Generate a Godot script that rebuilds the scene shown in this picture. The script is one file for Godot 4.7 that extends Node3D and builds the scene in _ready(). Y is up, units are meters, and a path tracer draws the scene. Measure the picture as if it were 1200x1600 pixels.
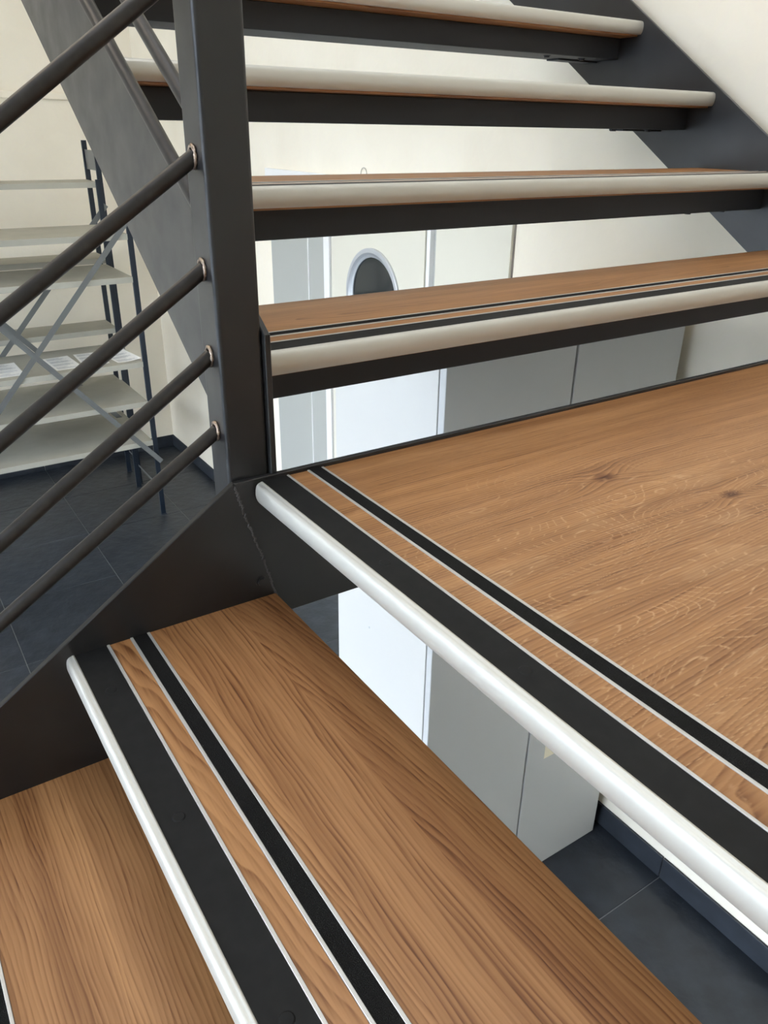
extends Node3D
# Steel winder staircase with oak treads in front of a cream wall, wardrobe and shelf racks.

const LAMP_ENERGY := 1.35
const WALL_X := 1.853          # face of the wall on the right
const BACK_Z := -5.785         # face of the far wall
const LEFT_X := -3.6           # face of the glazed wall on the left
const FRONT_Z := 2.6           # face of the wall behind the camera
const ROOM_H := 5.0
const RISE := 0.1599
const GOING := 0.24107
const STR_Z := -0.791          # face of the lower stringer
const LAND_Y := 1.919
const NOSE_X := 0.3497         # landing: line between nosing and black insert
const D_Z := -0.8151
const D_Y := 2.065
const UP_L := 0.376            # inner face of the left upper stringer
const UP_R := 1.7741           # inner face of the right upper stringer

var M := {}
var used := {}

func _ready() -> void:
	setup_view()
	make_materials()
	build_room()
	build_stairs()
	build_wardrobe()
	build_racks()
	build_small_things()

# ------------------------------------------------------------------ view and light
func setup_view() -> void:
	var cam := Camera3D.new()
	cam.name = "camera"
	cam.keep_aspect = Camera3D.KEEP_HEIGHT
	cam.fov = rad_to_deg(2.0 * atan(800.0 / 1221.78))
	cam.near = 0.02
	cam.far = 200.0
	var yaw := 0.59096; var pitch := -0.45636; var roll := 0.016604
	var f := Vector3(sin(yaw) * cos(pitch), sin(pitch), -cos(yaw) * cos(pitch))
	var r0 := Vector3(cos(yaw), 0, sin(yaw))
	var u0 := r0.cross(f)
	var r := r0 * cos(roll) + u0 * sin(roll)
	var u := u0 * cos(roll) - r0 * sin(roll)
	cam.transform = Transform3D(Basis(r, u, -f), Vector3(0, 2.3, 0))
	add_child(cam)
	cam.current = true

	var env := Environment.new()
	env.background_mode = Environment.BG_SKY
	var sky := Sky.new()
	var sm := ProceduralSkyMaterial.new()
	sm.sky_top_color = Color(0.80, 0.87, 0.96)
	sm.sky_horizon_color = Color(0.93, 0.955, 0.985)
	sm.ground_bottom_color = Color(0.5, 0.52, 0.54)
	sm.ground_horizon_color = Color(0.7, 0.73, 0.76)
	sm.sky_energy_multiplier = 2.2
	sky.sky_material = sm
	env.sky = sky
	env.background_energy_multiplier = 1.0
	env.tonemap_mode = Environment.TONE_MAPPER_LINEAR
	env.tonemap_exposure = 3.15
	env.sdfgi_enabled = true
	env.ssao_enabled = true
	env.ssil_enabled = true
	var we := WorldEnvironment.new()
	we.name = "world_environment"
	we.environment = env
	add_child(we)

# ------------------------------------------------------------------ naming
func numbered(called: String) -> String:
	var n: int = used.get(called, 0)
	used[called] = n + 1
	return called if n == 0 else "%s_%03d" % [called, n]

func thing(called: String, label: String, category: String, at := Vector3.ZERO, turn := 0.0, group := "") -> Node3D:
	var o := Node3D.new()
	o.name = numbered(called)
	add_child(o)
	o.position = at
	o.rotation.y = turn
	tag(o, label, category, group)
	return o

func tag(o: Node, label: String, category := "", group := "") -> void:
	o.set_meta("label", label)
	if category: o.set_meta("category", category)
	if group: o.set_meta("group", group)

func obj(called: String, st: SurfaceTool, m: Material, parent: Node = null) -> MeshInstance3D:
	var mi := MeshInstance3D.new()
	mi.mesh = st.commit()
	mi.material_override = m
	if parent == null:
		mi.name = numbered(called)
		add_child(mi)
	else:
		mi.name = called
		parent.add_child(mi, true)
	return mi

func shared(called: String, mesh: Mesh, m: Material, parent: Node, at: Vector3, turn := 0.0) -> MeshInstance3D:
	var mi := MeshInstance3D.new()
	mi.mesh = mesh
	mi.material_override = m
	mi.name = called
	mi.position = at
	mi.rotation.y = turn
	parent.add_child(mi, true)
	return mi

func struct(called: String, st: SurfaceTool, m: Material, label: String, category := "wall") -> MeshInstance3D:
	var o := obj(called, st, m)
	tag(o, label, category)
	o.set_meta("kind", "structure")
	return o

# ------------------------------------------------------------------ mesh helpers
func mb() -> SurfaceTool:
	var st := SurfaceTool.new()
	st.begin(Mesh.PRIMITIVE_TRIANGLES)
	return st

func vert(st: SurfaceTool, p: Vector3, n: Vector3, uv: Vector2) -> void:
	st.set_normal(n)
	st.set_uv(uv)
	st.add_vertex(p)

# convex polygon, seen from the side that «out» points to
func face(st: SurfaceTool, pts: Array, out: Vector3, uvs := []) -> void:
	var n: Vector3 = (pts[1] - pts[0]).cross(pts[2] - pts[0])
	if n.length() < 1e-14 and pts.size() > 3:
		n = (pts[2] - pts[0]).cross(pts[3] - pts[0])
	n = n.normalized()
	var p := pts.duplicate()
	var q := uvs.duplicate()
	if n.dot(out) > 0.0:
		p.reverse(); q.reverse()
	else:
		n = -n
	for i in range(1, p.size() - 1):
		for k in [0, i, i + 1]:
			vert(st, p[k], n, q[k] if q.size() else Vector2(p[k].x + p[k].y * 0.37, p[k].z + p[k].y))

# box with chamfered edges; uvf maps a point and a normal to a texture place
func bx(st: SurfaceTool, c: Vector3, s: Vector3, b := 0.0, uvf = null, basis := Basis()) -> void:
	var h := s / 2.0
	var quads := []
	for a in 3:
		for sg in [-1.0, 1.0]:
			var i := (a + 1) % 3; var j := (a + 2) % 3
			var pts := []
			for e in [[-1, -1], [1, -1], [1, 1], [-1, 1]]:
				var p := Vector3()
				p[a] = sg * h[a]; p[i] = e[0] * (h[i] - b); p[j] = e[1] * (h[j] - b)
				pts.append(p)
			var out := Vector3(); out[a] = sg
			quads.append([pts, out])
	if b > 0.0:
		for a in 3:
			var i := (a + 1) % 3; var j := (a + 2) % 3
			for e in [[-1, -1], [1, -1], [1, 1], [-1, 1]]:
				var pts := []
				for k in [[-1, 0], [1, 0], [1, 1], [-1, 1]]:
					var p := Vector3()
					p[a] = k[0] * (h[a] - b)
					p[i] = e[0] * (h[i] - (b if k[1] else 0.0))
					p[j] = e[1] * (h[j] - (0.0 if k[1] else b))
					pts.append(p)
				var out := Vector3(); out[i] = e[0]; out[j] = e[1]
				quads.append([pts, out])
		for x in [-1, 1]:
			for y in [-1, 1]:
				for z in [-1, 1]:
					quads.append([[Vector3(x * h.x, y * (h.y - b), z * (h.z - b)), Vector3(x * (h.x - b), y * h.y, z * (h.z - b)), Vector3(x * (h.x - b), y * (h.y - b), z * h.z)], Vector3(x, y, z)])
	for q in quads:
		var pts := []
		var uvs := []
		for p in q[0]:
			var w: Vector3 = c + basis * p
			pts.append(w)
			if uvf != null: uvs.append(uvf.call(w, basis * q[1]))
		face(st, pts, basis * q[1], uvs)

func box2(st: SurfaceTool, lo: Vector3, hi: Vector3, b := 0.0, uvf = null) -> void:
	bx(st, (lo + hi) / 2.0, hi - lo, b, uvf)

# flat bar or round tube from a to b
func bar(st: SurfaceTool, a: Vector3, b: Vector3, w: float, d: float, up := Vector3.UP, bevel := 0.0) -> void:
	var z := (b - a).normalized()
	var x := up.cross(z).normalized()
	var y := z.cross(x)
	bx(st, (a + b) / 2.0, Vector3(w, d, a.distance_to(b)), bevel, null, Basis(x, y, z))

func tube(st: SurfaceTool, a: Vector3, b: Vector3, r: float, seg := 24, cap := true) -> void:
	var z := (b - a).normalized()
	var x := (Vector3.UP if absf(z.y) < 0.9 else Vector3.RIGHT).cross(z).normalized()
	var y := z.cross(x)
	for i in seg:
		var n0 := x * cos(TAU * i / seg) + y * sin(TAU * i / seg)
		var n1 := x * cos(TAU * (i + 1) / seg) + y * sin(TAU * (i + 1) / seg)
		smooth_quad(st, a + n0 * r, a + n1 * r, b + n1 * r, b + n0 * r, n0, n1, n1, n0)
		if cap:
			face(st, [a, a + n0 * r, a + n1 * r], -z)
			face(st, [b, b + n0 * r, b + n1 * r], z)

func smooth_quad(st: SurfaceTool, a: Vector3, b: Vector3, c: Vector3, d: Vector3, na: Vector3, nb: Vector3, nc: Vector3, nd: Vector3) -> void:
	var p := [a, b, c, d]; var n := [na, nb, nc, nd]
	if (b - a).cross(c - a).dot(na + nb + nc + nd) > 0.0:
		p.reverse(); n.reverse()
	for k in [0, 1, 2, 0, 2, 3]:
		vert(st, p[k], n[k], Vector2(p[k].x + p[k].y * 0.3, p[k].z))

# polygon (any simple shape) pushed out by t along the axis, edges chamfered by b; place maps (u, v, depth) to a point
func plate(st: SurfaceTool, poly: PackedVector2Array, t: float, place: Callable, b := 0.0) -> void:
	if Geometry2D.is_polygon_clockwise(poly): poly.reverse()
	var inner := inset(poly, b)
	var n := poly.size()
	var rings := [[inner, 0.0], [poly, b], [poly, t - b], [inner, t]] if b > 0.0 else [[poly, 0.0], [poly, t]]
	var axis: Vector3 = (place.call(0.0, 0.0, 1.0) - place.call(0.0, 0.0, 0.0)).normalized()
	for k in rings.size() - 1:
		for i in n:
			var j := (i + 1) % n
			var e: Vector2 = poly[j] - poly[i]
			var o2 := Vector2(e.y, -e.x).normalized()
			var out: Vector3 = place.call(o2.x, o2.y, 0.0) - place.call(0.0, 0.0, 0.0)
			if b > 0.0 and k == 0: out -= axis
			if b > 0.0 and k == 2: out += axis
			var A: PackedVector2Array = rings[k][0]; var B: PackedVector2Array = rings[k + 1][0]
			face(st, [place.call(A[i].x, A[i].y, rings[k][1]), place.call(A[j].x, A[j].y, rings[k][1]), place.call(B[j].x, B[j].y, rings[k + 1][1]), place.call(B[i].x, B[i].y, rings[k + 1][1])], out)
	var tri := Geometry2D.triangulate_polygon(inner)
	for i in range(0, tri.size(), 3):
		var lo := []; var hi := []
		for k in 3:
			var p := inner[tri[i + k]]
			lo.append(place.call(p.x, p.y, 0.0)); hi.append(place.call(p.x, p.y, t))
		face(st, lo, -axis); face(st, hi, axis)

func inset(poly: PackedVector2Array, b: float) -> PackedVector2Array:
	var out := PackedVector2Array()
	var n := poly.size()
	for i in n:
		var p := poly[i]
		var d0 := (p - poly[(i + n - 1) % n]).normalized()
		var d1 := (poly[(i + 1) % n] - p).normalized()
		var n0 := Vector2(-d0.y, d0.x); var n1 := Vector2(-d1.y, d1.x)
		var m := (n0 + n1).normalized()
		out.append(p + m * b / maxf(0.3, m.dot(n0)))
	return out

# smooth open profile in (z, y), swept along x from x0 to x1
func sweep(st: SurfaceTool, prof: PackedVector2Array, x0: float, x1: float, closed_ends := true) -> void:
	var n := prof.size()
	var nor := []
	for i in n:
		var d := Vector2.ZERO
		if i > 0: d += (prof[i] - prof[i - 1]).normalized()
		if i < n - 1: d += (prof[i + 1] - prof[i]).normalized()
		d = d.normalized()
		nor.append(Vector3(0, d.x, -d.y))
	for i in n - 1:
		var a := prof[i]; var b := prof[i + 1]
		smooth_quad(st, Vector3(x0, a.y, a.x), Vector3(x1, a.y, a.x), Vector3(x1, b.y, b.x), Vector3(x0, b.y, b.x), nor[i], nor[i], nor[i + 1], nor[i + 1])
	if closed_ends:
		var tri := Geometry2D.triangulate_polygon(prof)
		for i in range(0, tri.size(), 3):
			for e in [[x0, -1.0], [x1, 1.0]]:
				var q := []
				for k in 3: q.append(Vector3(e[0], prof[tri[i + k]].y, prof[tri[i + k]].x))
				face(st, q, Vector3(e[1], 0, 0))

# ring (torus-like, with lumps) round an axis: a weld bead
func bead(st: SurfaceTool, c: Vector3, axis: Vector3, R: float, r: float, seed_: int, squash := 1.0) -> void:
	var rng := RandomNumberGenerator.new(); rng.seed = seed_
	var z := axis.normalized()
	var x := (Vector3.UP if absf(z.y) < 0.9 else Vector3.RIGHT).cross(z).normalized()
	var y := z.cross(x)
	var N := 28; var K := 8
	var ring := []
	for i in N:
		var lump := r * (0.8 + 0.5 * absf(sin(i * 2.1 + seed_)) + rng.randf_range(-0.15, 0.2))
		var d := x * cos(TAU * i / N) + y * squash * sin(TAU * i / N)
		var row := []
		for k in K:
			row.append([c + d * R + (d * cos(TAU * k / K) + z * sin(TAU * k / K)) * lump, d * cos(TAU * k / K) + z * sin(TAU * k / K)])
		ring.append(row)
	for i in N:
		for k in K:
			var a = ring[i][k]; var b = ring[(i + 1) % N][k]; var e = ring[(i + 1) % N][(k + 1) % K]; var f = ring[i][(k + 1) % K]
			smooth_quad(st, a[0], b[0], e[0], f[0], a[1], b[1], e[1], f[1])

# ------------------------------------------------------------------ textures and materials
func fnl(seed_: int, freq: float, oct := 1) -> FastNoiseLite:
	var n := FastNoiseLite.new()
	n.seed = seed_
	n.noise_type = FastNoiseLite.TYPE_SIMPLEX_SMOOTH
	n.frequency = freq
	n.fractal_type = FastNoiseLite.FRACTAL_FBM if oct > 1 else FastNoiseLite.FRACTAL_NONE
	n.fractal_octaves = oct
	return n

# Oak: s runs along the grain, t across it (metres). spec: ring spacing, pith list of [s, t, stretch] per stave, knots [s, t, radius], flecks (the pale ray figure)
func oak(w: int, h: int, sx: float, sy: float, seed_: int, spec: Dictionary) -> ImageTexture:
	var light: Color = spec.get("light", Color(0.675, 0.49, 0.318))
	var dark: Color = spec.get("dark", Color(0.385, 0.23, 0.118))
	var pale: Color = spec.get("pale", Color(0.80, 0.65, 0.49))
	var warp := fnl(seed_, 1.0, 2); var fine := fnl(seed_ + 1, 1.0); var tone := fnl(seed_ + 3, 1.0, 2); var fleck := fnl(seed_ + 4, 1.0, 2)
	var pore := fnl(seed_ + 2, 1.0); pore.noise_type = FastNoiseLite.TYPE_VALUE_CUBIC
	var streak := fnl(seed_ + 5, 1.0); streak.noise_type = FastNoiseLite.TYPE_VALUE_CUBIC
	var ring: float = spec.get("ring", 0.006)
	var contrast: float = spec.get("contrast", 1.0)
	var wave: float = spec.get("wave", 0.016)
	var flecks: float = spec.get("flecks", 0.0)
	var fc: Vector2 = spec.get("fleck_centre", Vector2.ZERO)
	var knots: Array = spec.get("knots", [])
	var stave: float = spec.get("stave", 0.09)
	var pith: Array = spec.pith
	var rng := RandomNumberGenerator.new(); rng.seed = seed_
	var tones := []
	for i in 40: tones.append(rng.randf_range(-1, 1))
	var given: Array = spec.get("stave_shade_tones", [])
	for i in given.size(): tones[i] = given[i]
	var strong := []
	for i in 257: strong.append(rng.randf_range(0.25, 1.1))
	var data := PackedByteArray(); data.resize(w * h * 3)
	for j in h:
		var t := (j + 0.5) / h * sy
		var si := int(floor(t / stave + 0.35 + seed_ % 3 * 0.2)) + 3
		var P = pith[si % pith.size()]
		var ps: float = P[0]; var pt: float = P[1]; var pk: float = P[2]
		var tn: float = tones[si % 40] * spec.get("tone", 0.1)
		for i in w:
			var s := (i + 0.5) / w * sx
			var dt: float = t - pt + warp.get_noise_2d(s * 1.5, t * 4.0 + si * 0.4) * wave
			var ds := (s - ps) * pk
			var kd: float = 0.0
			for k in knots:
				var q := Vector2((s - k[0]) * 0.55, t - k[1]).length()
				dt += k[2] * 1.6 * exp(-q * q / (k[2] * k[2] * 6.0)) * signf(t - k[1])
				var core: float = Vector2((s - k[0]) * 0.6, t - k[1]).length() / k[2]
				kd = maxf(kd, clampf(1.15 - core, 0.0, 1.0))
			var R: float = sqrt(dt * dt + ds * ds) / ring + fine.get_noise_2d(s * 9.0, t * 50.0) * 0.35
			var fl := floorf(R)
			var f: float = R - fl
			var line: float = f * f * (1.0 if f < 0.9 else (1.0 - f) / 0.1) * strong[int(fl) & 255]
			var po := pore.get_noise_2d(s * 45.0, t * 1100.0)
			var sk := streak.get_noise_2d(s * 7.0, t * 420.0)
			var d: float = line * (0.75 + 0.6 * po + 0.3 * sk) + maxf(0.0, po) * 0.16 + maxf(0.0, sk - 0.1) * 0.34 + tone.get_noise_2d(s * 1.6, t * 26.0) * 0.3 + tn + 0.1
			d = d * contrast + kd * 0.9
			var c := light.lerp(dark, clampf(d, -0.25, 1.3))
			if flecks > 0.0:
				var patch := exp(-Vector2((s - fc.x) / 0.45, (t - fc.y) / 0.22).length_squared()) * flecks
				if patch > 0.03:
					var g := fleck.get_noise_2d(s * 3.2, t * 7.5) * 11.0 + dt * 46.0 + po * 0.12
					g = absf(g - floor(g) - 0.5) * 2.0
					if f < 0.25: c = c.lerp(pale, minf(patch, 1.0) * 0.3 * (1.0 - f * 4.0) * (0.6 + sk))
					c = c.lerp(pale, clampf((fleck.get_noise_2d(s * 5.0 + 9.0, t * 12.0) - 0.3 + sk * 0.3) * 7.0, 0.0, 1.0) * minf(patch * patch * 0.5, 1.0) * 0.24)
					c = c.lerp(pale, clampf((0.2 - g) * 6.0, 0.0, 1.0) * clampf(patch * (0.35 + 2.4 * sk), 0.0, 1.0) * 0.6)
			var o := (j * w + i) * 3
			data[o] = clampi(int(c.r * 255.0), 0, 255); data[o + 1] = clampi(int(c.g * 255.0), 0, 255); data[o + 2] = clampi(int(c.b * 255.0), 0, 255)
	var im := Image.create_from_data(w, h, false, Image.FORMAT_RGB8, data)
	return ImageTexture.create_from_image(im)

func noise_tex(seed_: int, freq: float, lo: Color, hi: Color, side := 512, oct := 4, normal := 0.0) -> NoiseTexture2D:
	var t := NoiseTexture2D.new()
	var n := fnl(seed_, freq, oct)
	t.noise = n; t.width = side; t.height = side; t.seamless = true
	if normal > 0.0:
		t.as_normal_map = true; t.bump_strength = normal
	else:
		var g := Gradient.new()
		g.set_color(0, lo); g.set_color(1, hi)
		t.color_ramp = g
	return t

func mat(c: Color, rough := 0.6, metal := 0.0) -> StandardMaterial3D:
	var m := StandardMaterial3D.new()
	m.albedo_color = c; m.roughness = rough; m.metallic = metal
	return m

func triplanar(m: StandardMaterial3D, scale: float) -> StandardMaterial3D:
	m.uv1_triplanar = true; m.uv1_world_triplanar = true; m.uv1_scale = Vector3.ONE * scale
	return m

func wood_mat(tex: Texture2D) -> StandardMaterial3D:
	var m := mat(Color.WHITE, 0.42)
	m.albedo_texture = tex
	m.metallic_specular = 0.42
	return m

func make_materials() -> void:
	M.wall = triplanar(mat(Color.WHITE, 0.9), 0.7)
	M.wall.albedo_texture = noise_tex(3, 0.006, Color(0.905, 0.872, 0.80), Color(0.925, 0.895, 0.828))
	M.wall.normal_enabled = true
	M.wall.normal_texture = noise_tex(4, 0.08, Color.BLACK, Color.WHITE, 512, 3, 1.2)
	M.wall.normal_scale = 0.15
	M.ceiling = mat(Color(0.93, 0.92, 0.9), 0.95)
	# dark mill-scale steel under clear lacquer
	M.steel = triplanar(mat(Color.WHITE, 0.5, 0.15), 1.3)
	M.steel.metallic_specular = 0.5
	M.steel.albedo_texture = noise_tex(11, 0.012, Color(0.145, 0.144, 0.147), Color(0.180, 0.178, 0.18), 512, 5)
	M.steel.roughness_texture = noise_tex(12, 0.02, Color(0.72, 0.72, 0.72), Color(1, 1, 1), 512, 4)
	M.steel.roughness = 0.42
	M.steel_bar = triplanar(mat(Color.WHITE, 0.4, 0.4), 6.0)
	M.steel_bar.albedo_texture = noise_tex(13, 0.02, Color(0.16, 0.152, 0.148), Color(0.24, 0.225, 0.215), 512, 5)
	M.tray = mat(Color(0.14, 0.155, 0.18), 0.6, 0.1)
	M.weld = triplanar(mat(Color.WHITE, 0.35, 0.85), 40.0)
	M.weld.albedo_texture = noise_tex(14, 0.03, Color(0.45, 0.36, 0.29), Color(0.92, 0.86, 0.8), 256, 4)
	M.weld_dark = mat(Color(0.33, 0.32, 0.32), 0.45, 0.5)
	M.alu = mat(Color(0.775, 0.765, 0.73), 0.5, 0.45)
	M.alu_edge = mat(Color(0.76, 0.75, 0.73), 0.45, 0.5)
	M.rubber = triplanar(mat(Color.WHITE, 0.65), 5.0)
	M.rubber.metallic_specular = 0.3
	M.rubber.albedo_texture = noise_tex(16, 0.02, Color(0.095, 0.095, 0.094), Color(0.125, 0.125, 0.122), 512, 5)
	M.grip = triplanar(mat(Color.WHITE, 0.75), 9.0)
	M.grip.albedo_texture = noise_tex(17, 0.22, Color(0.015, 0.015, 0.015), Color(0.2, 0.195, 0.185), 512, 2)
	M.grip.metallic_specular = 0.25
	M.grip.normal_enabled = true
	M.grip.normal_texture = noise_tex(17, 0.22, Color.BLACK, Color.WHITE, 512, 2, 6.0)
	# oak
	M.oak_landing = wood_mat(oak(1480, 980, 1.30, 0.78, 21, {"ring": 0.0042, "contrast": 0.85, "stave": 0.5, "pith": [[0.30, 0.62, 0.16]], "knots": [[0.366, 0.209, 0.012], [0.457, 0.321, 0.010]], "flecks": 1.8, "fleck_centre": Vector2(0.30, 0.42), "tone": 0.05}))  # softened contrast pales the board, painting in its glare; flecks are real figure
	M.oak_b = wood_mat(oak(1300, 512, 0.68, 0.265, 32, {"ring": 0.0052, "wave": 0.010, "contrast": 0.92, "stave": 0.085, "pith": [[0.62, 0.11, 0.20], [0.9, 0.02, 0.10], [0.45, 0.30, 0.12]], "tone": 0.12, "stave_shade_tones": [0, 0, 0, -0.3, -0.6, 0.3, 1.7]}))  # rear stave darkest: its own oak tone plus painted-in shade of the landing
	M.oak_a = wood_mat(oak(1300, 512, 0.68, 0.265, 47, {"ring": 0.0045, "wave": 0.009, "stave": 0.12, "pith": [[1.2, -0.02, 0.08], [0.9, 0.34, 0.06]], "tone": 0.08, "contrast": 0.9}))
	M.oak_up = wood_mat(oak(1400, 300, 1.40, 0.265, 58, {"ring": 0.006, "stave": 0.1, "contrast": 0.7, "pith": [[0.5, 0.15, 0.09], [1.1, 0.05, 0.07]]}))
	# floor tiles, three tones
	for k in 3:
		var m := triplanar(mat(Color.WHITE, 0.36), 1.3)
		var d := 0.012 * k
		m.albedo_texture = noise_tex(30 + k, 0.01, Color(0.11 + d, 0.128 + d, 0.152 + d), Color(0.185 + d, 0.206 + d, 0.235 + d), 512, 6)
		m.normal_enabled = true
		m.normal_texture = noise_tex(36, 0.02, Color.BLACK, Color.WHITE, 512, 5, 2.5)
		m.normal_scale = 0.5
		M["tile%d" % k] = m
	M.grout = mat(Color(0.5, 0.5, 0.5), 0.9)
	M.base_tile = triplanar(mat(Color.WHITE, 0.5), 1.7)
	M.base_tile.albedo_texture = noise_tex(39, 0.012, Color(0.12, 0.138, 0.162), Color(0.175, 0.195, 0.222), 512, 5)
	M.white = mat(Color(0.90, 0.90, 0.89), 0.45)
	M.wardrobe = mat(Color(0.79, 0.785, 0.765), 0.45)
	M.door = mat(Color(0.83, 0.815, 0.755), 0.5)
	M.door_grey = mat(Color(0.66, 0.665, 0.64), 0.5)
	M.ring = mat(Color(0.72, 0.73, 0.74), 0.4, 0.3)
	M.gap = mat(Color(0.50, 0.46, 0.42), 0.9)
	M.wardrobe_front = mat(Color(0.75, 0.755, 0.75), 0.4)
	M.dark_glass = mat(Color(0.13, 0.15, 0.16), 0.08)
	M.rack_post = mat(Color(0.09, 0.13, 0.18), 0.4, 0.2)
	M.shelf = triplanar(mat(Color.WHITE, 0.55), 2.0)
	M.shelf.albedo_texture = noise_tex(51, 0.01, Color(0.64, 0.63, 0.58), Color(0.68, 0.67, 0.62), 256, 4)
	M.brace = mat(Color(0.46, 0.47, 0.47), 0.45, 0.4)
	M.paper = mat(Color(0.93, 0.92, 0.9), 0.85)
	M.note = mat(Color(0.93, 0.90, 0.80), 0.8)
	M.frame = mat(Color(0.28, 0.29, 0.30), 0.4, 0.4)
	M.paving = triplanar(mat(Color.WHITE, 0.9), 0.5)
	M.paving.albedo_texture = noise_tex(60, 0.02, Color(0.56, 0.56, 0.55), Color(0.66, 0.66, 0.64), 256, 4)
	M.glass = mat(Color(1, 1, 1, 0.06), 0.0)
	M.glass.transparency = BaseMaterial3D.TRANSPARENCY_ALPHA
	M.wire = mat(Color(0.72, 0.70, 0.66), 0.5, 0.2)

# ------------------------------------------------------------------ room
func build_room() -> void:
	var st := mb()
	var T := 0.2
	# floor: grout bed with separate tiles
	box2(st, Vector3(LEFT_X, -0.15, BACK_Z), Vector3(WALL_X, -0.0025, FRONT_Z))
	var floor_o := struct("floor", st, M.grout, "dark slate tile floor with thin pale joints", "floor")
	var tile := mb()
	bx(tile, Vector3.ZERO, Vector3(0.597, 0.012, 0.597), 0.0012)
	var tile_mesh := tile.commit()
	var rng := RandomNumberGenerator.new(); rng.seed = 5
	var x := 0.2725 - 0.6 * 7
	while x < WALL_X:
		var z := -1.0133 - 0.6 * 8
		while z < FRONT_Z:
			var lo := Vector3(maxf(x + 0.0015, LEFT_X), 0, maxf(z + 0.0015, BACK_Z))
			var hi := Vector3(minf(x + 0.5985, WALL_X), 0, minf(z + 0.5985, FRONT_Z))
			if hi.x - lo.x > 0.02 and hi.z - lo.z > 0.02:
				var mesh := tile_mesh
				if hi.x - lo.x < 0.59 or hi.z - lo.z < 0.59:
					var c := mb()
					bx(c, Vector3.ZERO, Vector3(hi.x - lo.x, 0.012, hi.z - lo.z), 0.0012)
					mesh = c.commit()
				shared("floor_tile", mesh, M["tile%d" % rng.randi_range(0, 2)], floor_o, Vector3((lo.x + hi.x) / 2, -0.006, (lo.z + hi.z) / 2))
			z += 0.6
		x += 0.6
	st = mb()
	box2(st, Vector3(WALL_X, -0.15, BACK_Z - T), Vector3(WALL_X + T, ROOM_H, FRONT_Z + T))
	struct("wall_right", st, M.wall, "cream plaster wall behind the stairs with the porthole door")
	st = mb()
	box2(st, Vector3(LEFT_X - T, -0.15, BACK_Z - T), Vector3(WALL_X, ROOM_H, BACK_Z))
	struct("wall_back", st, M.wall, "cream plaster far wall behind the shelf racks")
	st = mb()
	box2(st, Vector3(LEFT_X - T, -0.15, FRONT_Z), Vector3(WALL_X, ROOM_H, FRONT_Z + T))
	struct("wall_front", st, M.wall, "plain plaster wall behind the viewer")
	st = mb()
	box2(st, Vector3(LEFT_X - T, ROOM_H, BACK_Z - T), Vector3(WALL_X + T, ROOM_H + T, FRONT_Z + T))
	struct("ceiling", st, M.ceiling, "white ceiling above the stairwell", "ceiling")
	# shallow ledge high on the far wall
	st = mb()
	box2(st, Vector3(LEFT_X, 2.43, BACK_Z), Vector3(WALL_X, 2.47, BACK_Z + 0.022), 0.004)
	struct("trim_1", st, M.wall, "thin cream ledge running along the far wall above the racks", "ledge")
	# glazed wall on the left: piers, sill and lintels with windows between
	var bays := 4
	var z0 := BACK_Z + 0.35; var z1 := 0.95
	var bw := (z1 - z0) / bays
	var bands := [[0.12, 2.45, 0], [2.85, 4.5, 2]]      # bottom, top, first bay that has a window
	st = mb()
	var lo_x := LEFT_X - T
	for b in [[-0.15, 0.12], [2.45, 2.85], [4.5, ROOM_H]]:
		box2(st, Vector3(lo_x, b[0], BACK_Z), Vector3(LEFT_X, b[1], FRONT_Z))
	for b in bands:
		box2(st, Vector3(lo_x, b[0], BACK_Z), Vector3(LEFT_X, b[1], z0 + bw * b[2] + 0.06))
		box2(st, Vector3(lo_x, b[0], z1 - 0.06), Vector3(LEFT_X, b[1], FRONT_Z))
		for k in range(b[2] + 1, bays):
			box2(st, Vector3(lo_x, b[0], z0 + bw * k - 0.06), Vector3(LEFT_X, b[1], z0 + bw * k + 0.06))
	struct("wall_left", st, M.wall, "glazed wall of the stairwell on the left side")
	var wn := 0
	for b in bands:
		for k in range(b[2], bays):
			wn += 1
			var a := z0 + bw * k + 0.06; var e := z0 + bw * (k + 1) - 0.06
			st = mb()
			for s in [[a, a + 0.05], [e - 0.05, e], [(a + e) / 2 - 0.025, (a + e) / 2 + 0.025]]:
				box2(st, Vector3(lo_x + 0.05, b[0], s[0]), Vector3(lo_x + 0.11, b[1], s[1]), 0.003)
			for s in [[b[0], b[0] + 0.05], [b[1] - 0.05, b[1]]]:
				for hlf in [[a + 0.05, (a + e) / 2 - 0.025], [(a + e) / 2 + 0.025, e - 0.05]]:
					box2(st, Vector3(lo_x + 0.05, s[0], hlf[0]), Vector3(lo_x + 0.11, s[1], hlf[1]), 0.003)
			var w := struct("window_%d" % wn, st, M.frame, "grey framed window of the glazed left wall, bay %d" % wn, "window")
			for hlf in [[a + 0.05, (a + e) / 2 - 0.025], [(a + e) / 2 + 0.025, e - 0.05]]:
				st = mb()
				box2(st, Vector3(lo_x + 0.078, b[0] + 0.05, hlf[0]), Vector3(lo_x + 0.084, b[1] - 0.05, hlf[1]))
				obj("pane", st, M.glass, w)
	st = mb()
	box2(st, Vector3(-40, -0.4, -40), Vector3(LEFT_X - T, -0.16, 40))
	struct("outdoor_paving", st, M.paving, "pale paving outside the glazed wall", "paving")
	# skirting tiles
	var bh := 0.092
	var rb := thing("baseboard_right", "dark slate skirting tiles along the right wall", "baseboard")
	rb.set_meta("kind", "structure")
	var zz := -1.0133 - 0.6 * 8
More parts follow.
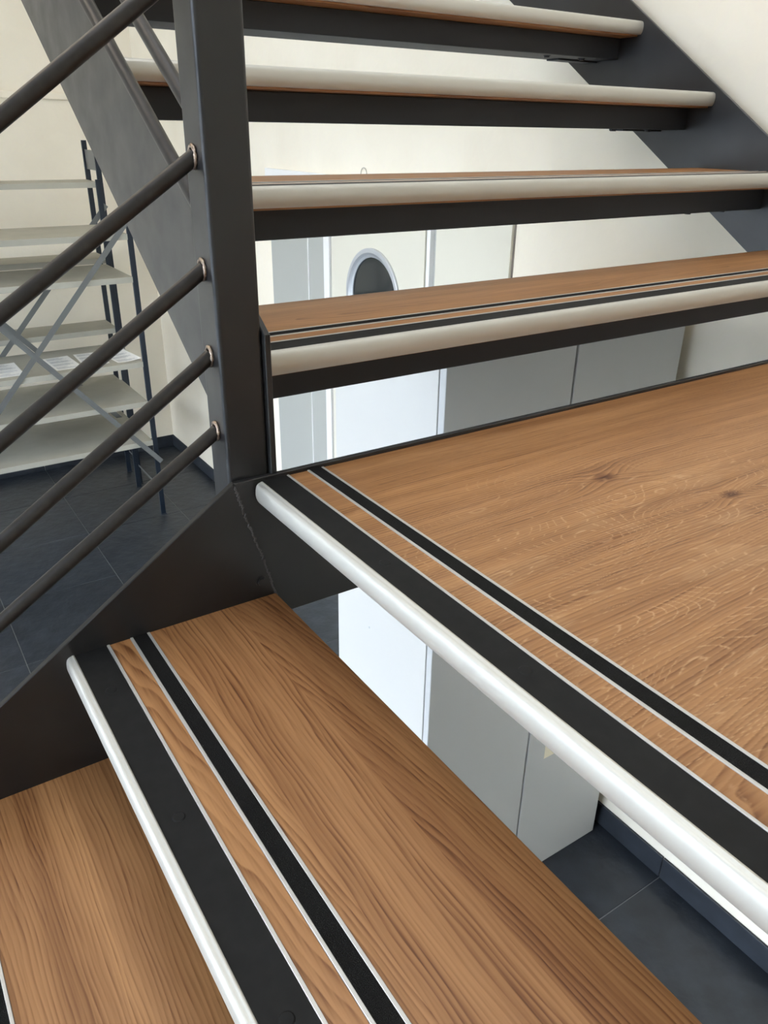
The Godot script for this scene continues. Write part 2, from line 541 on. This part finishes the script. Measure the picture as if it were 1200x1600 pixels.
	while zz < FRONT_Z:
		var za := maxf(zz, BACK_Z); var ze := minf(zz + 0.597, FRONT_Z)
		# interrupted by the two doors
		for seg in cut([za, ze], [[-3.86, -2.43]]):
			st = mb()
			box2(st, Vector3(WALL_X - 0.010, 0.001, seg[0]), Vector3(WALL_X, bh, seg[1]), 0.0015)
			obj("baseboard_tile", st, M.base_tile, rb)
		zz += 0.6
	var bb := thing("baseboard_back", "dark slate skirting tiles along the far wall", "baseboard")
	bb.set_meta("kind", "structure")
	var xx := 0.2725 - 0.6 * 7
	while xx < WALL_X - 0.02:
		st = mb()
		box2(st, Vector3(maxf(xx, LEFT_X), 0.001, BACK_Z), Vector3(minf(xx + 0.597, WALL_X - 0.011), bh, BACK_Z + 0.010), 0.0015)
		obj("baseboard_tile", st, M.base_tile, bb)
		xx += 0.6
	build_doors()
	for p in [Vector3(0.35, ROOM_H, -0.9), Vector3(-0.6, ROOM_H, -3.4)]:
		ceiling_lamp(p, Color(0.96, 0.975, 1.0) if p.z > -1.0 else Color(1.0, 0.93, 0.83))

func ceiling_lamp(at: Vector3, glow: Color) -> void:
	var t := thing("ceiling_lamp", "square white lamp panel on the ceiling " + ("over the landing" if at.z > -1 else "over the far racks"), "lamp", at)
	var st := mb()
	for e in [[-0.72, -0.70, -0.72, 0.72], [0.70, 0.72, -0.72, 0.72], [-0.70, 0.70, -0.72, -0.70], [-0.70, 0.70, 0.70, 0.72]]:
		box2(st, Vector3(e[0], -0.05, e[2]), Vector3(e[1], -0.001, e[3]), 0.002)
	obj("lamp_frame", st, M.white, t)
	st = mb()
	box2(st, Vector3(-0.699, -0.04, -0.699), Vector3(0.699, -0.03, 0.699))
	var gm := mat(Color(0.95, 0.94, 0.92), 0.6)
	gm.emission_enabled = true
	gm.emission = glow
	gm.emission_energy_multiplier = 0.5
	obj("diffuser", st, gm, t)
	var l := AreaLight3D.new()
	l.name = "panel_light"
	l.area_size = Vector2(1.4, 1.4)
	l.area_normalize_energy = true
	l.light_color = glow
	l.light_energy = LAMP_ENERGY * (0.75 if at.z > -1.0 else 0.5)
	l.area_range = 30.0
	l.shadow_enabled = true
	l.position = Vector3(0, -0.055, 0)
	l.rotation.x = -PI / 2
	t.add_child(l, true)

func cut(seg: Array, holes: Array) -> Array:
	var out := [seg]
	for h in holes:
		var next := []
		for s in out:
			if s[1] <= h[0] or s[0] >= h[1]: next.append(s); continue
			if h[0] - s[0] > 0.01: next.append([s[0], h[0]])
			if s[1] - h[1] > 0.01: next.append([h[1], s[1]])
		out = next
	return out

func wall_box(st: SurfaceTool, z0: float, z1: float, y0: float, y1: float, proud: float, b := 0.001) -> void:
	box2(st, Vector3(WALL_X - proud, y0, z0), Vector3(WALL_X - 0.0002, y1, z1), b)

func build_doors() -> void:
	var top := 2.06
	# door with a round window
	var d := thing("door_1", "white door with a round porthole window in the right wall", "door")
	d.set_meta("kind", "structure")
	var st := mb()
	var c := Vector2(-2.857, 1.645)
	var R := 0.198
	# leaf with a round hole
	var N := 48
	var x := WALL_X - 0.012
	var lz0 := -3.207; var lz1 := -2.496
	var outer := []
	var angles := []
	for i in N: angles.append(TAU * i / N)
	for q in [Vector2(lz1 - c.x, 0.33), Vector2(lz0 - c.x, 0.33), Vector2(lz0 - c.x, -0.33), Vector2(lz1 - c.x, -0.33)]:
		angles.append(fposmod(q.angle(), TAU))
	angles.sort()
	for a in angles: outer.append(Vector2(cos(a), sin(a)))
	N = angles.size()
	for i in N:
		var a: Vector2 = outer[i]; var b: Vector2 = outer[(i + 1) % N]
		var k0 := minf((lz1 - c.x if a.x > 0 else c.x - lz0) / maxf(absf(a.x), 1e-5), 0.33 / maxf(absf(a.y), 1e-5))
		var k1 := minf((lz1 - c.x if b.x > 0 else c.x - lz0) / maxf(absf(b.x), 1e-5), 0.33 / maxf(absf(b.y), 1e-5))
		var P := func(v: Vector2, k: float, xx: float) -> Vector3: return Vector3(xx, c.y + v.y * k, c.x + v.x * k)
		face(st, [P.call(a, R, x), P.call(b, R, x), P.call(b, k1, x), P.call(a, k0, x)], Vector3(-1, 0, 0))
		face(st, [P.call(a, R, x), P.call(b, R, x), P.call(b, R, WALL_X), P.call(a, R, WALL_X)], P.call(-a, 1.0, 0.0) - P.call(a, 0.0, 0.0))
	for band in [[0.006, c.y - 0.33], [c.y + 0.33, top]]:
		face(st, [Vector3(x, band[0], lz0), Vector3(x, band[0], lz1), Vector3(x, band[1], lz1), Vector3(x, band[1], lz0)], Vector3(-1, 0, 0))
	for zc in [[lz0, -1.0], [lz1, 1.0]]:
		face(st, [Vector3(x, 0.006, zc[0]), Vector3(x, top, zc[0]), Vector3(WALL_X, top, zc[0]), Vector3(WALL_X, 0.006, zc[0])], Vector3(0, 0, zc[1]))
	obj("door_leaf", st, M.door, d)
	var fr := mb()
	wall_box(fr, -3.262, -3.213, 0, top + 0.055, 0.022)
	wall_box(fr, -2.469, -2.449, 0, top + 0.055, 0.024)
	wall_box(fr, -3.213, -2.469, top + 0.006, top + 0.055, 0.022)
	obj("door_frame", fr, M.white, d)
	var sl := mb()
	wall_box(sl, -3.2125, -3.2075, 0, top, 0.003, 0.0)
	wall_box(sl, -2.4955, -2.4695, 0, top, 0.004, 0.0)
	obj("door_gap", sl, M.door_grey, d)
	var rg := mb()
	lathe_x(rg, c, [[0.206, 0.0125], [0.206, 0.021], [0.203, 0.023], [0.188, 0.023], [0.185, 0.020], [0.178, 0.014], [0.168, 0.010], [0.168, 0.004]])
	var ring := obj("porthole_frame", rg, M.ring, d)
	tag(ring, "pale grey round porthole rim")
	var gl := mb()
	lathe_x(gl, c, [[0.169, 0.0045], [0.0001, 0.0045]])
	var g := obj("porthole_glass", gl, M.dark_glass, d)
	tag(g, "dark round glass of the porthole")
	# fixed white side panel beside it
	var s := mb()
	wall_box(s, -2.426, -2.018, 0.006, top + 0.055, 0.014)
	var sp := struct("trim_2", s, M.door, "white side panel between the porthole door and the plain wall", "panel")
	s = mb()
	wall_box(s, -2.4485, -2.4265, 0.0, top + 0.055, 0.004, 0.0)
	obj("panel_gap", s, M.door_grey, sp)
	s = mb()
	wall_box(s, -2.0175, -2.012, 0.0, top + 0.055, 0.003, 0.0)
	obj("panel_gap", s, M.gap, sp)
	# plain grey door further back
	var e := thing("door_2", "plain pale grey door left of the porthole door", "door")
	e.set_meta("kind", "structure")
	s = mb()
	wall_box(s, -3.834, -3.439, 0.006, top, 0.006)
	obj("door_leaf", s, M.door_grey, e)
	s = mb()
	wall_box(s, -3.433, -3.264, 0.006, top, 0.006)
	obj("side_panel", s, M.door_grey, e)
	s = mb()
	wall_box(s, -3.4385, -3.4335, 0.0, top, 0.010)
	wall_box(s, -3.85, -3.2645, top + 0.001, top + 0.055, 0.016)
	obj("door_frame", s, M.white, e)

# rings of (radius, distance in front of the right wall) round c = (z, y)
func lathe_x(st: SurfaceTool, c: Vector2, prof: Array) -> void:
	var N := 64
	for k in prof.size() - 1:
		var r0: float = prof[k][0]; var r1: float = prof[k + 1][0]; var d0: float = prof[k][1]; var d1: float = prof[k + 1][1]
		var nd := Vector2(d1 - d0, -(r1 - r0)).normalized()   # (radial, towards the room)
		for i in N:
			var p := []
			var nn := []
			for a in [TAU * i / N, TAU * (i + 1) / N]:
				for rr in [[r0, d0], [r1, d1]]:
					p.append(Vector3(WALL_X - rr[1], c.y + sin(a) * rr[0], c.x + cos(a) * rr[0]))
					nn.append(Vector3(-nd.y, sin(a) * nd.x, cos(a) * nd.x))
			smooth_quad(st, p[0], p[1], p[3], p[2], nn[0], nn[1], nn[3], nn[2])

# ------------------------------------------------------------------ stairs
# a tread in its own axes: x along its length from 0, nosing facing +z, top at y = 0, the edge of the black insert at z = 0
func tread(called: String, label: String, at: Vector3, turn: float, length: float, depth: float, wood: Material, tex_size: Vector2, screws := [], x_in := 0.0) -> Node3D:
	var t := thing(called, label, "stair tread", at, turn)
	var top := mb()
	var TH := 0.031
	var uvf := func(p: Vector3, n: Vector3) -> Vector2:
		var v := -p.z
		if absf(n.y) < 0.5: v += p.y + 0.02
		return Vector2((p.x + (p.y if absf(n.x) > 0.5 else 0.0)) / tex_size.x, v / tex_size.y)
	# board: lower layer full depth, and the two upper strips of oak left and right of the grip strip
	box2(top, Vector3(0, -TH, -depth), Vector3(length, -0.004, -0.0095), 0.0, uvf)
	box2(top, Vector3(0, -0.004, -0.0665), Vector3(length, 0, -0.0435), 0.0, uvf)
	box2(top, Vector3(0, -0.004, -depth), Vector3(length, 0, -0.0905), 0.0, uvf)
	obj("board", top, wood, t)
	# nosing: rounded front, lip and top flange
	var n := mb()
	var prof := PackedVector2Array([Vector2(-0.0035, -0.001), Vector2(-0.0035, 0.0014), Vector2(-0.0012, 0.0016), Vector2(-0.0008, 0.0004), Vector2(0.0012, 0.0006), Vector2(0.0030, -0.0003), Vector2(0.0046, -0.0019), Vector2(0.0056, -0.0043), Vector2(0.0062, -0.0075), Vector2(0.0065, -0.0110), Vector2(0.0065, -0.0145), Vector2(0.0060, -0.0180), Vector2(0.0050, -0.0212), Vector2(0.0036, -0.0240), Vector2(0.0020, -0.0262), Vector2(0.0006, -0.0274), Vector2(-0.0094, -0.0276), Vector2(-0.0094, -0.0042), Vector2(-0.0036, -0.0038)])
	prof.reverse()
	sweep(n, prof, x_in, length - x_in)
	obj("nosing", n, M.alu, t)
	var ins := mb()
	box2(ins, Vector3(0, -0.0035, -0.0395), Vector3(length, 0.0006, -0.0036), 0.0003)
	var rubber := obj("rubber_insert", ins, M.rubber, t)
	for s in screws:
		var sc := mb()
		disc(sc, Vector3(s, 0.0006, -0.021), 0.006, 0.0007)
		obj("screw_cover", sc, M.rubber, rubber)
	for z in [-0.0415, -0.0685, -0.0885]:
		var e := mb()
		box2(e, Vector3(0, -0.0035, z - 0.0017), Vector3(length, 0.0011, z + 0.0017), 0.0004)
		obj("edge_trim", e, M.alu_edge, t)
	var g := mb()
	box2(g, Vector3(0, -0.0035, -0.0868), Vector3(length, 0.0007, -0.0702), 0.0003)
	obj("grip_strip", g, M.grip, t)
	return t

func disc(st: SurfaceTool, c: Vector3, r: float, h: float) -> void:
	var N := 20
	for i in N:
		var a := Vector3(cos(TAU * i / N), 0, sin(TAU * i / N)); var b := Vector3(cos(TAU * (i + 1) / N), 0, sin(TAU * (i + 1) / N))
		face(st, [c + Vector3(0, h, 0), c + a * r * 0.8 + Vector3(0, h, 0), c + b * r * 0.8 + Vector3(0, h, 0)], Vector3.UP)
		face(st, [c + a * r * 0.8 + Vector3(0, h, 0), c + b * r * 0.8 + Vector3(0, h, 0), c + b * r, c + a * r], a + Vector3.UP)

func xy(z: float) -> Callable:    # plates that stand in a plane across z: (u, v, depth) -> depth runs to -z
	return func(u: float, v: float, d: float) -> Vector3: return Vector3(u, v, z - d)

func yz(x: float) -> Callable:    # plates across x: u is -z, v is y, depth runs to +x
	return func(u: float, v: float, d: float) -> Vector3: return Vector3(x + d, v, -u)

func build_stairs() -> void:
	var s := thing("steel_staircase", "dark steel staircase frame with flat stringers, square post and round railing bars", "staircase")
	var z0 := STR_Z
	var sl := 0.691
	# lower flight stringer up to the weld seam, then the plate round the landing
	var st := mb()
	var xb := -2.30
	plate(st, PackedVector2Array([Vector2(0.318, 1.924), Vector2(xb - 0.12, 1.924 + sl * (xb - 0.12 - 0.318)), Vector2(xb - 0.12, 0.0), Vector2(-2.12, 0.0), Vector2(0.3715, 1.7256), Vector2(0.3637, 1.760), Vector2(0.3489, 1.8169), Vector2(0.3304, 1.8755)]), 0.008, xy(z0), 0.0009)
	obj("stringer", st, M.steel, s)
	st = mb()
	plate(st, PackedVector2Array([Vector2(0.3184, 1.924), Vector2(0.3308, 1.8755), Vector2(0.3493, 1.8169), Vector2(0.3641, 1.760), Vector2(0.3719, 1.7256), Vector2(UP_R + 0.008, 1.7256), Vector2(UP_R + 0.008, 1.924)]), 0.008, xy(z0), 0.0009)
	obj("landing_plate", st, M.steel, s)
	# uneven weld seam between the two
	st = mb()
	var seam := [Vector2(0.319, 1.9195), Vector2(0.3306, 1.8755), Vector2(0.3491, 1.8169), Vector2(0.3639, 1.760), Vector2(0.3716, 1.727)]
	var rng := RandomNumberGenerator.new(); rng.seed = 8
	for k in seam.size() - 1:
		var n := 14
		for i in n:
			var p: Vector2 = seam[k].lerp(seam[k + 1], (i + 0.5) / n)
			var r := rng.randf_range(0.0008, 0.0018)
			bx(st, Vector3(p.x + rng.randf_range(-0.0008, 0.0008), p.y, z0 + 0.0003), Vector3(r * 2.0, 0.0046, 0.0012), 0.0005, null, Basis(Vector3(0, 0, 1), rng.randf_range(-0.5, 0.9)))
	obj("weld_seam", st, M.weld_dark, s)
	st = mb()
	hexbolt(st, Vector3(0.3451, 1.7827, z0), Vector3(0, 0, 1), 0.0055, 0.004)
	obj("bolt", st, M.steel, s)
	# post: square tube with rounded corners
	st = mb()
	post(st, Vector2(0.3164, -0.851), Vector2(0.3682, -0.7992), 1.70, 3.3, 0.005)
	obj("post", st, M.steel, s)
	st = mb()
	post(st, Vector2(xb - 0.05, -0.851), Vector2(xb, -0.7992), 0.0, 1.1, 0.005)
	obj("post", st, M.steel, s)
	# railing bars of the lower flight
	var ends := [1.9795, 2.0683, 2.1618, 2.2713, 2.4275]
	var slopes := [0.647, 0.672, 0.661, 0.660, 0.718]
	for k in 5:
		st = mb()
		var a := Vector3(0.3166, ends[k], -0.8249)
		var b := Vector3(xb, ends[k] + 0.664 * (xb - 0.3166), -0.8249)
		var near := Vector3(-0.1, ends[k] + slopes[k] * (-0.1 - 0.3166), -0.8249)
		b = a + (near - a) * ((xb - 0.3166) / (near.x - a.x))
		tube(st, a, b, 0.0081)
		var bar_o := obj("railing_bar", st, M.steel_bar, s)
		st = mb()
		bead(st, a + Vector3(-0.0018, 0, 0), Vector3(1, 0, 0), 0.0082, 0.0017, k + 3, 1.22)
		var wb := obj("weld_bead", st, M.weld, bar_o)
		tag(wb, "rough bright weld where the bar meets the post")
	# left upper stringer
	var uL := func(z: float) -> float: return 2.0915 + 0.70 * (-z - 0.793)
	var lL := func(z: float) -> float: return 2.0582 + 0.70 * (-z - 1.1145)
	st = mb()
	plate(st, PackedVector2Array([Vector2(0.7995, 1.919), Vector2(0.7935, 1.9245), Vector2(0.7935, 2.0915), Vector2(2.6, uL.call(-2.6)), Vector2(2.6, lL.call(-2.6)), Vector2(0.88, lL.call(-0.88)), Vector2(0.7995, 1.82)]), 0.0076, yz(0.3684), 0.0009)
	obj("stringer", st, M.steel, s)
	# right upper stringer
	st = mb()
	var uR := func(z: float) -> float: return 2.2963 + 0.666 * (-z - 1.1381)
	var lR := func(z: float) -> float: return 2.0531 + 0.645 * (-z - 1.1342)
	plate(st, PackedVector2Array([Vector2(0.7995, 1.80), Vector2(0.7995, uR.call(-0.7995)), Vector2(2.6, uR.call(-2.6)), Vector2(2.6, lR.call(-2.6)), Vector2(0.86, lR.call(-0.86))]), 0.008, yz(UP_R), 0.0009)
	obj("stringer", st, M.steel, s)
	# railing bars of the upper flight, behind the post
	for e in [[2.191, 0.662], [2.289, 0.664]]:
		st = mb()
		var a := Vector3(0.3423, e[0], -0.851)
		tube(st, a, Vector3(0.3423, e[0] + e[1] * 1.7, -0.851 - 1.7), 0.0081)
		obj("railing_bar", st, M.steel_bar, s)
	# tread supports: box section under every tread, set back from the nosing
	for k in 4:
		var y := D_Y + RISE * k - 0.031; var z := D_Z - GOING * k - 0.063
		st = mb()
		box2(st, Vector3(UP_L, y - 0.0475, z - 0.125), Vector3(UP_R, y, z), 0.0015)
		var tr := obj("tread_support", st, M.tray, s)
		st = mb()
		for q in [UP_R - 0.22, UP_R - 0.10]:
			st = mb()
			hexbolt(st, Vector3(q, y - 0.0475, z - 0.03), Vector3(0, -1, 0), 0.007, 0.005)
			obj("bolt", st, M.tray, tr)
		st = mb()
		box2(st, Vector3(UP_R - 0.14, y - 0.0515, z - 0.115), Vector3(UP_R, y - 0.0476, z - 0.07), 0.001)
		obj("bracket", st, M.tray, tr)
	for k in 2:
		var y := LAND_Y - RISE * (k + 1) - 0.031; var x := (NOSE_X - GOING if k == 0 else -0.1208) + 0.063
		st = mb()
		box2(st, Vector3(x, y - 0.0475, z0 + 0.0005), Vector3(x + 0.125, y, 0.60), 0.0015)
		obj("tread_support", st, M.tray, s)
	st = mb()
	box2(st, Vector3(NOSE_X + 0.063, LAND_Y - 0.079, z0 + 0.0005), Vector3(NOSE_X + 0.125, LAND_Y - 0.031, 0.60), 0.0015)
	obj("tread_support", st, M.tray, s)
	st = mb()
	box2(st, Vector3(1.55, LAND_Y - 0.079, z0 + 0.0005), Vector3(1.65, LAND_Y - 0.031, 0.60), 0.0015)
	obj("tread_support", st, M.tray, s)
	# treads
	var L := 1.39
	tread("stair_tread", "lowest oak tread in the bottom left corner, mostly under the tread above", Vector3(-0.1208, LAND_Y - RISE * 2, z0 + 0.0004), -PI / 2, L, 0.2575, M.oak_a, Vector2(0.68, 0.265))
	tread("stair_tread", "oak tread just below the large landing, beside the dark stringer", Vector3(NOSE_X - GOING, LAND_Y - RISE, z0 + 0.0004), -PI / 2, L, 0.2555, M.oak_b, Vector2(0.68, 0.265), [0.083, 0.285, 0.49])
	build_landing(L)
	var names := ["first oak tread above the landing, black strips on its top in full view", "second oak tread above the landing, its top seen almost edge-on", "third tread above the landing, seen slightly from below, its full nosing in view", "topmost tread, cut by the upper edge of the photo"]
	for k in 4:
		tread("stair_tread", names[k], Vector3(UP_L + 0.0004, D_Y + RISE * k, D_Z - GOING * k), 0.0, UP_R - UP_L - 0.0008, 0.25, M.oak_up, Vector2(1.4, 0.265))

func build_landing(L: float) -> void:
	# like a tread, but deep, with the grain across the flight
	var t := thing("landing", "large oak landing board with rounded pale nosing and two black strips", "stair landing", Vector3(NOSE_X, LAND_Y, STR_Z + 0.0004), -PI / 2)
	var depth := UP_R - NOSE_X - 0.0004
	var TH := 0.031
	var uvf := func(p: Vector3, n: Vector3) -> Vector2:
		var v := p.x
		if absf(n.y) < 0.5: v += p.y + 0.02
		return Vector2((-p.z + (p.y if absf(n.z) > 0.5 else 0.0)) / 1.30, v / 0.78)
	var b := mb()
	box2(b, Vector3(0, -TH, -depth), Vector3(L, -0.004, -0.0095), 0.0, uvf)
	box2(b, Vector3(0, -0.004, -0.0665), Vector3(L, 0, -0.0405), 0.0, uvf)
	box2(b, Vector3(0, -0.004, -depth), Vector3(L, 0, -0.0885), 0.0, uvf)
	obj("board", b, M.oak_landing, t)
	var n := mb()
	var prof := PackedVector2Array([Vector2(-0.0035, -0.001), Vector2(-0.0035, 0.0014), Vector2(-0.0012, 0.0016), Vector2(-0.0008, 0.0004), Vector2(0.0012, 0.0006), Vector2(0.0030, -0.0003), Vector2(0.0046, -0.0019), Vector2(0.0056, -0.0043), Vector2(0.0062, -0.0075), Vector2(0.0065, -0.0110), Vector2(0.0065, -0.0145), Vector2(0.0060, -0.0180), Vector2(0.0050, -0.0212), Vector2(0.0036, -0.0240), Vector2(0.0020, -0.0262), Vector2(0.0006, -0.0274), Vector2(-0.0094, -0.0276), Vector2(-0.0094, -0.0042), Vector2(-0.0036, -0.0038)])
	prof.reverse()
	sweep(n, prof, 0.004, L)
	obj("nosing", n, M.alu, t)
	var ins := mb()
	box2(ins, Vector3(0, -0.0035, -0.0372), Vector3(L, 0.0006, -0.0036), 0.0003)
	var rubber := obj("rubber_insert", ins, M.rubber, t)
	for s in [0.241, 0.441]:
		var sc := mb()
		disc(sc, Vector3(s, 0.0006, -0.021), 0.006, 0.0007)
		obj("screw_cover", sc, M.rubber, rubber)
	for z in [-0.0389, -0.0672, -0.0870]:
		var e := mb()
		box2(e, Vector3(0, -0.0035, z - 0.0016), Vector3(L, 0.0011, z + 0.0016), 0.0004)
		obj("edge_trim", e, M.alu_edge, t)
	var g := mb()
	box2(g, Vector3(0, -0.0035, -0.0854), Vector3(L, 0.0007, -0.0688), 0.0003)
	obj("grip_strip", g, M.grip, t)

func post(st: SurfaceTool, lo: Vector2, hi: Vector2, y0: float, y1: float, r: float) -> void:
	var pts := []; var ns := []
	var cs := [[Vector2(hi.x - r, hi.y - r), 0.0], [Vector2(lo.x + r, hi.y - r), PI / 2], [Vector2(lo.x + r, lo.y + r), PI], [Vector2(hi.x - r, lo.y + r), PI * 1.5]]
	for c in cs:
		for k in 6:
			var a: float = c[1] + PI / 2 * k / 5.0
			var d := Vector2(cos(a), sin(a))
			pts.append(c[0] + d * r); ns.append(Vector3(d.x, 0, d.y))
	var n := pts.size()
	for i in n:
		var j := (i + 1) % n
		var a: Vector2 = pts[i]; var b: Vector2 = pts[j]
		smooth_quad(st, Vector3(a.x, y0, a.y), Vector3(b.x, y0, b.y), Vector3(b.x, y1, b.y), Vector3(a.x, y1, a.y), ns[i], ns[j], ns[j], ns[i])
	for e in [[y0, -1.0], [y1, 1.0]]:
		var p := []
		for q in pts: p.append(Vector3(q.x, e[0], q.y))
		face(st, p, Vector3(0, e[1], 0))

func hexbolt(st: SurfaceTool, c: Vector3, axis: Vector3, r: float, h: float) -> void:
	tube(st, c, c + axis * h * 0.3, r * 1.35, 18)
	tube(st, c + axis * h * 0.3, c + axis * h, r, 6)

# ------------------------------------------------------------------ wardrobe
func build_wardrobe() -> void:
	var w := thing("wardrobe", "tall pale grey wardrobe with two plain doors against the right wall", "wardrobe")
	var zf := -1.276; var zb := -1.747; var x0 := 1.010; var x1 := 1.80; var xm := 1.4034; var top := 1.88
	var st := mb()
	box2(st, Vector3(x0, 0.0, zb), Vector3(x1, top, zf - 0.0265), 0.0012)
	var body := obj("body", st, M.wardrobe, w)
	tag(body, "white side of the wardrobe")
	for d in [[x0, xm - 0.0035], [xm + 0.0035, x1]]:
		st = mb()
		box2(st, Vector3(d[0], 0.004, zf - 0.0225), Vector3(d[1], top, zf), 0.0014)
		obj("door", st, M.wardrobe_front, w)
	# small screw cap on the side
	st = mb()
	tube(st, Vector3(x0 + 0.001, 1.014, -1.571), Vector3(x0 - 0.001, 1.014, -1.571), 0.0035, 16)
	obj("screw_cap", st, M.ring, body)
	st = mb()
	box2(st, Vector3(1.4815, 0.512, zf), Vector3(1.545, 0.602, zf + 0.0006))
	tag(obj("paper_note", st, M.note), "small cream paper note stuck on the right wardrobe door", "note")

# ------------------------------------------------------------------ shelf racks
func rack(called: String, label: String, xs: Array, zs: Array, tops: Array, h: float, brace_z: float, brace: Array) -> void:
	var r := thing(called, label, "shelf rack", Vector3.ZERO, 0.0, "metal shelf racks by the far wall")
	for x in xs:
		for z in zs:
			var st := mb()
			# angle profile post with a foot
			box2(st, Vector3(x - 0.015, 0.004, z - 0.002), Vector3(x + 0.015, h, z + 0.013), 0.001)
			box2(st, Vector3(x - 0.018, 0.0, z - 0.006), Vector3(x + 0.018, 0.004, z + 0.018), 0.0)
			obj("post", st, M.rack_post, r)
	for y in tops:
		var st := mb()
		var a := Vector3(xs[0] - 0.012, y - 0.032, zs[0] - 0.004); var b := Vector3(xs[1] - 0.016, y, zs[1] + 0.016)
		# pan with folded front and back edge
		box2(st, Vector3(a.x, y - 0.003, a.z), Vector3(b.x, y, b.z))
		box2(st, Vector3(a.x, a.y, b.z - 0.003), Vector3(b.x, y - 0.003, b.z))
		box2(st, Vector3(a.x, a.y, a.z), Vector3(b.x, y - 0.003, a.z + 0.003))
		box2(st, Vector3(b.x - 0.003, a.y, a.z + 0.003), Vector3(b.x, y - 0.003, b.z - 0.003))
		box2(st, Vector3(a.x, a.y, a.z + 0.003), Vector3(a.x + 0.003, y - 0.003, b.z - 0.003))
		obj("shelf", st, M.shelf, r)
	var dz := 0.0
	for q in brace:
		var st := mb()
		bar(st, Vector3(q[0], q[1], brace_z + dz), Vector3(q[2], q[3], brace_z + dz), 0.03, 0.003, Vector3(0, 0, 1))
		obj("cross_brace", st, M.brace, r)
		dz += 0.0035
	# tie bars between the feet
	for x in xs:
		var st := mb()
		bar(st, Vector3(x + 0.016, 0.16, zs[0]), Vector3(x + 0.016, 0.16, zs[1]), 0.002, 0.012)
		obj("tie_bar", st, M.brace, r)
	if h > 2.0:
		var st := mb()
		box2(st, Vector3(xs[1] - 0.004, 2.045, zs[0] + 0.012), Vector3(xs[1] - 0.002, 2.155, zs[1] - 0.002))
		obj("end_plate", st, M.brace, r)

func build_racks() -> void:
	rack("shelf_rack", "taller grey metal shelf rack standing against the far wall", [0.13, 1.387], [-5.448, -5.195], [1.985, 1.548, 1.112, 0.735, 0.49], 2.206, -5.176, [[1.40, 1.855, 0.13, 0.42], [0.13, 1.874, 1.40, 0.40]])
	rack("shelf_rack", "lower grey metal shelf rack in front, papers lying on its middle shelf", [0.145, 1.362], [-5.150, -4.640], [1.749, 1.516, 1.0215, 0.776, 0.521], 2.0, -4.62, [[1.365, 1.831, 0.145, 0.43], [0.145, 1.862, 1.386, 0.373]])
	# printed sheets on the middle shelf
	var tex := print_texture()
	var pm := mat(Color.WHITE, 0.85)
	pm.albedo_texture = tex
	var spots := [[0.93, -4.83, 0.06], [1.10, -4.84, -0.03], [1.265, -4.82, 0.12], [0.62, -4.83, 0.02]]
	var labels := ["printed paper sheet on the middle shelf, leftmost of three beside the cross brace", "printed paper sheet in the middle of three on the shelf", "printed paper sheet at the right end of the middle shelf", "printed paper sheet on the middle shelf, left of the brace crossing"]
	for k in 4:
		var st := mb()
		var s := Vector2(0.148, 0.297)
		var cur := 7
		# slightly curled sheet
		for i in cur:
			var u0 := float(i) / cur; var u1 := float(i + 1) / cur
			var p := func(u: float, v: float) -> Vector3: return Vector3((u - 0.5) * s.x, 0.0012 + (0.02 if k == 2 else 0.004) * pow(absf(u - 0.35), 2.0), (v - 0.5) * s.y)
			face(st, [p.call(u0, 0), p.call(u1, 0), p.call(u1, 1), p.call(u0, 1)], Vector3.UP, [Vector2(u0, 0), Vector2(u1, 0), Vector2(u1, 1), Vector2(u0, 1)])
		var o := obj("paper_sheet", st, pm)
		o.position = Vector3(spots[k][0], 1.0215, spots[k][1])
		o.rotation.y = spots[k][2]
		tag(o, labels[k], "paper", "printed sheets on the middle shelf")

func print_texture() -> ImageTexture:
	var im := Image.create(128, 256, false, Image.FORMAT_RGB8)
	im.fill(Color(0.93, 0.93, 0.92))
	var rng := RandomNumberGenerator.new(); rng.seed = 77
	for blk in 4:
		var y0 := 14 + blk * 60
		for ln in 9:
			var n := rng.randi_range(40, 104)
			im.fill_rect(Rect2i(12, y0 + ln * 5, n, 2), Color(0.55, 0.57, 0.6))
	return ImageTexture.create_from_image(im)

# ------------------------------------------------------------------ small things
func build_small_things() -> void:
	# thin wire loop on the wall above the porthole door
	var st := mb()
	var prev := Vector3(WALL_X - 0.004, 2.10, -2.968)
	for i in 17:
		var a := PI * i / 16.0
		var p := Vector3(WALL_X - 0.004, 2.132 + sin(a) * 0.022, -2.946 - cos(a) * 0.022)
		tube(st, prev, p, 0.0015, 8, false)
		prev = p
	tube(st, prev, Vector3(WALL_X - 0.004, 2.10, -2.922), 0.0015, 8)
	tag(obj("wall_hook", st, M.wire), "thin wire loop sticking to the cream wall above the porthole door", "hook")
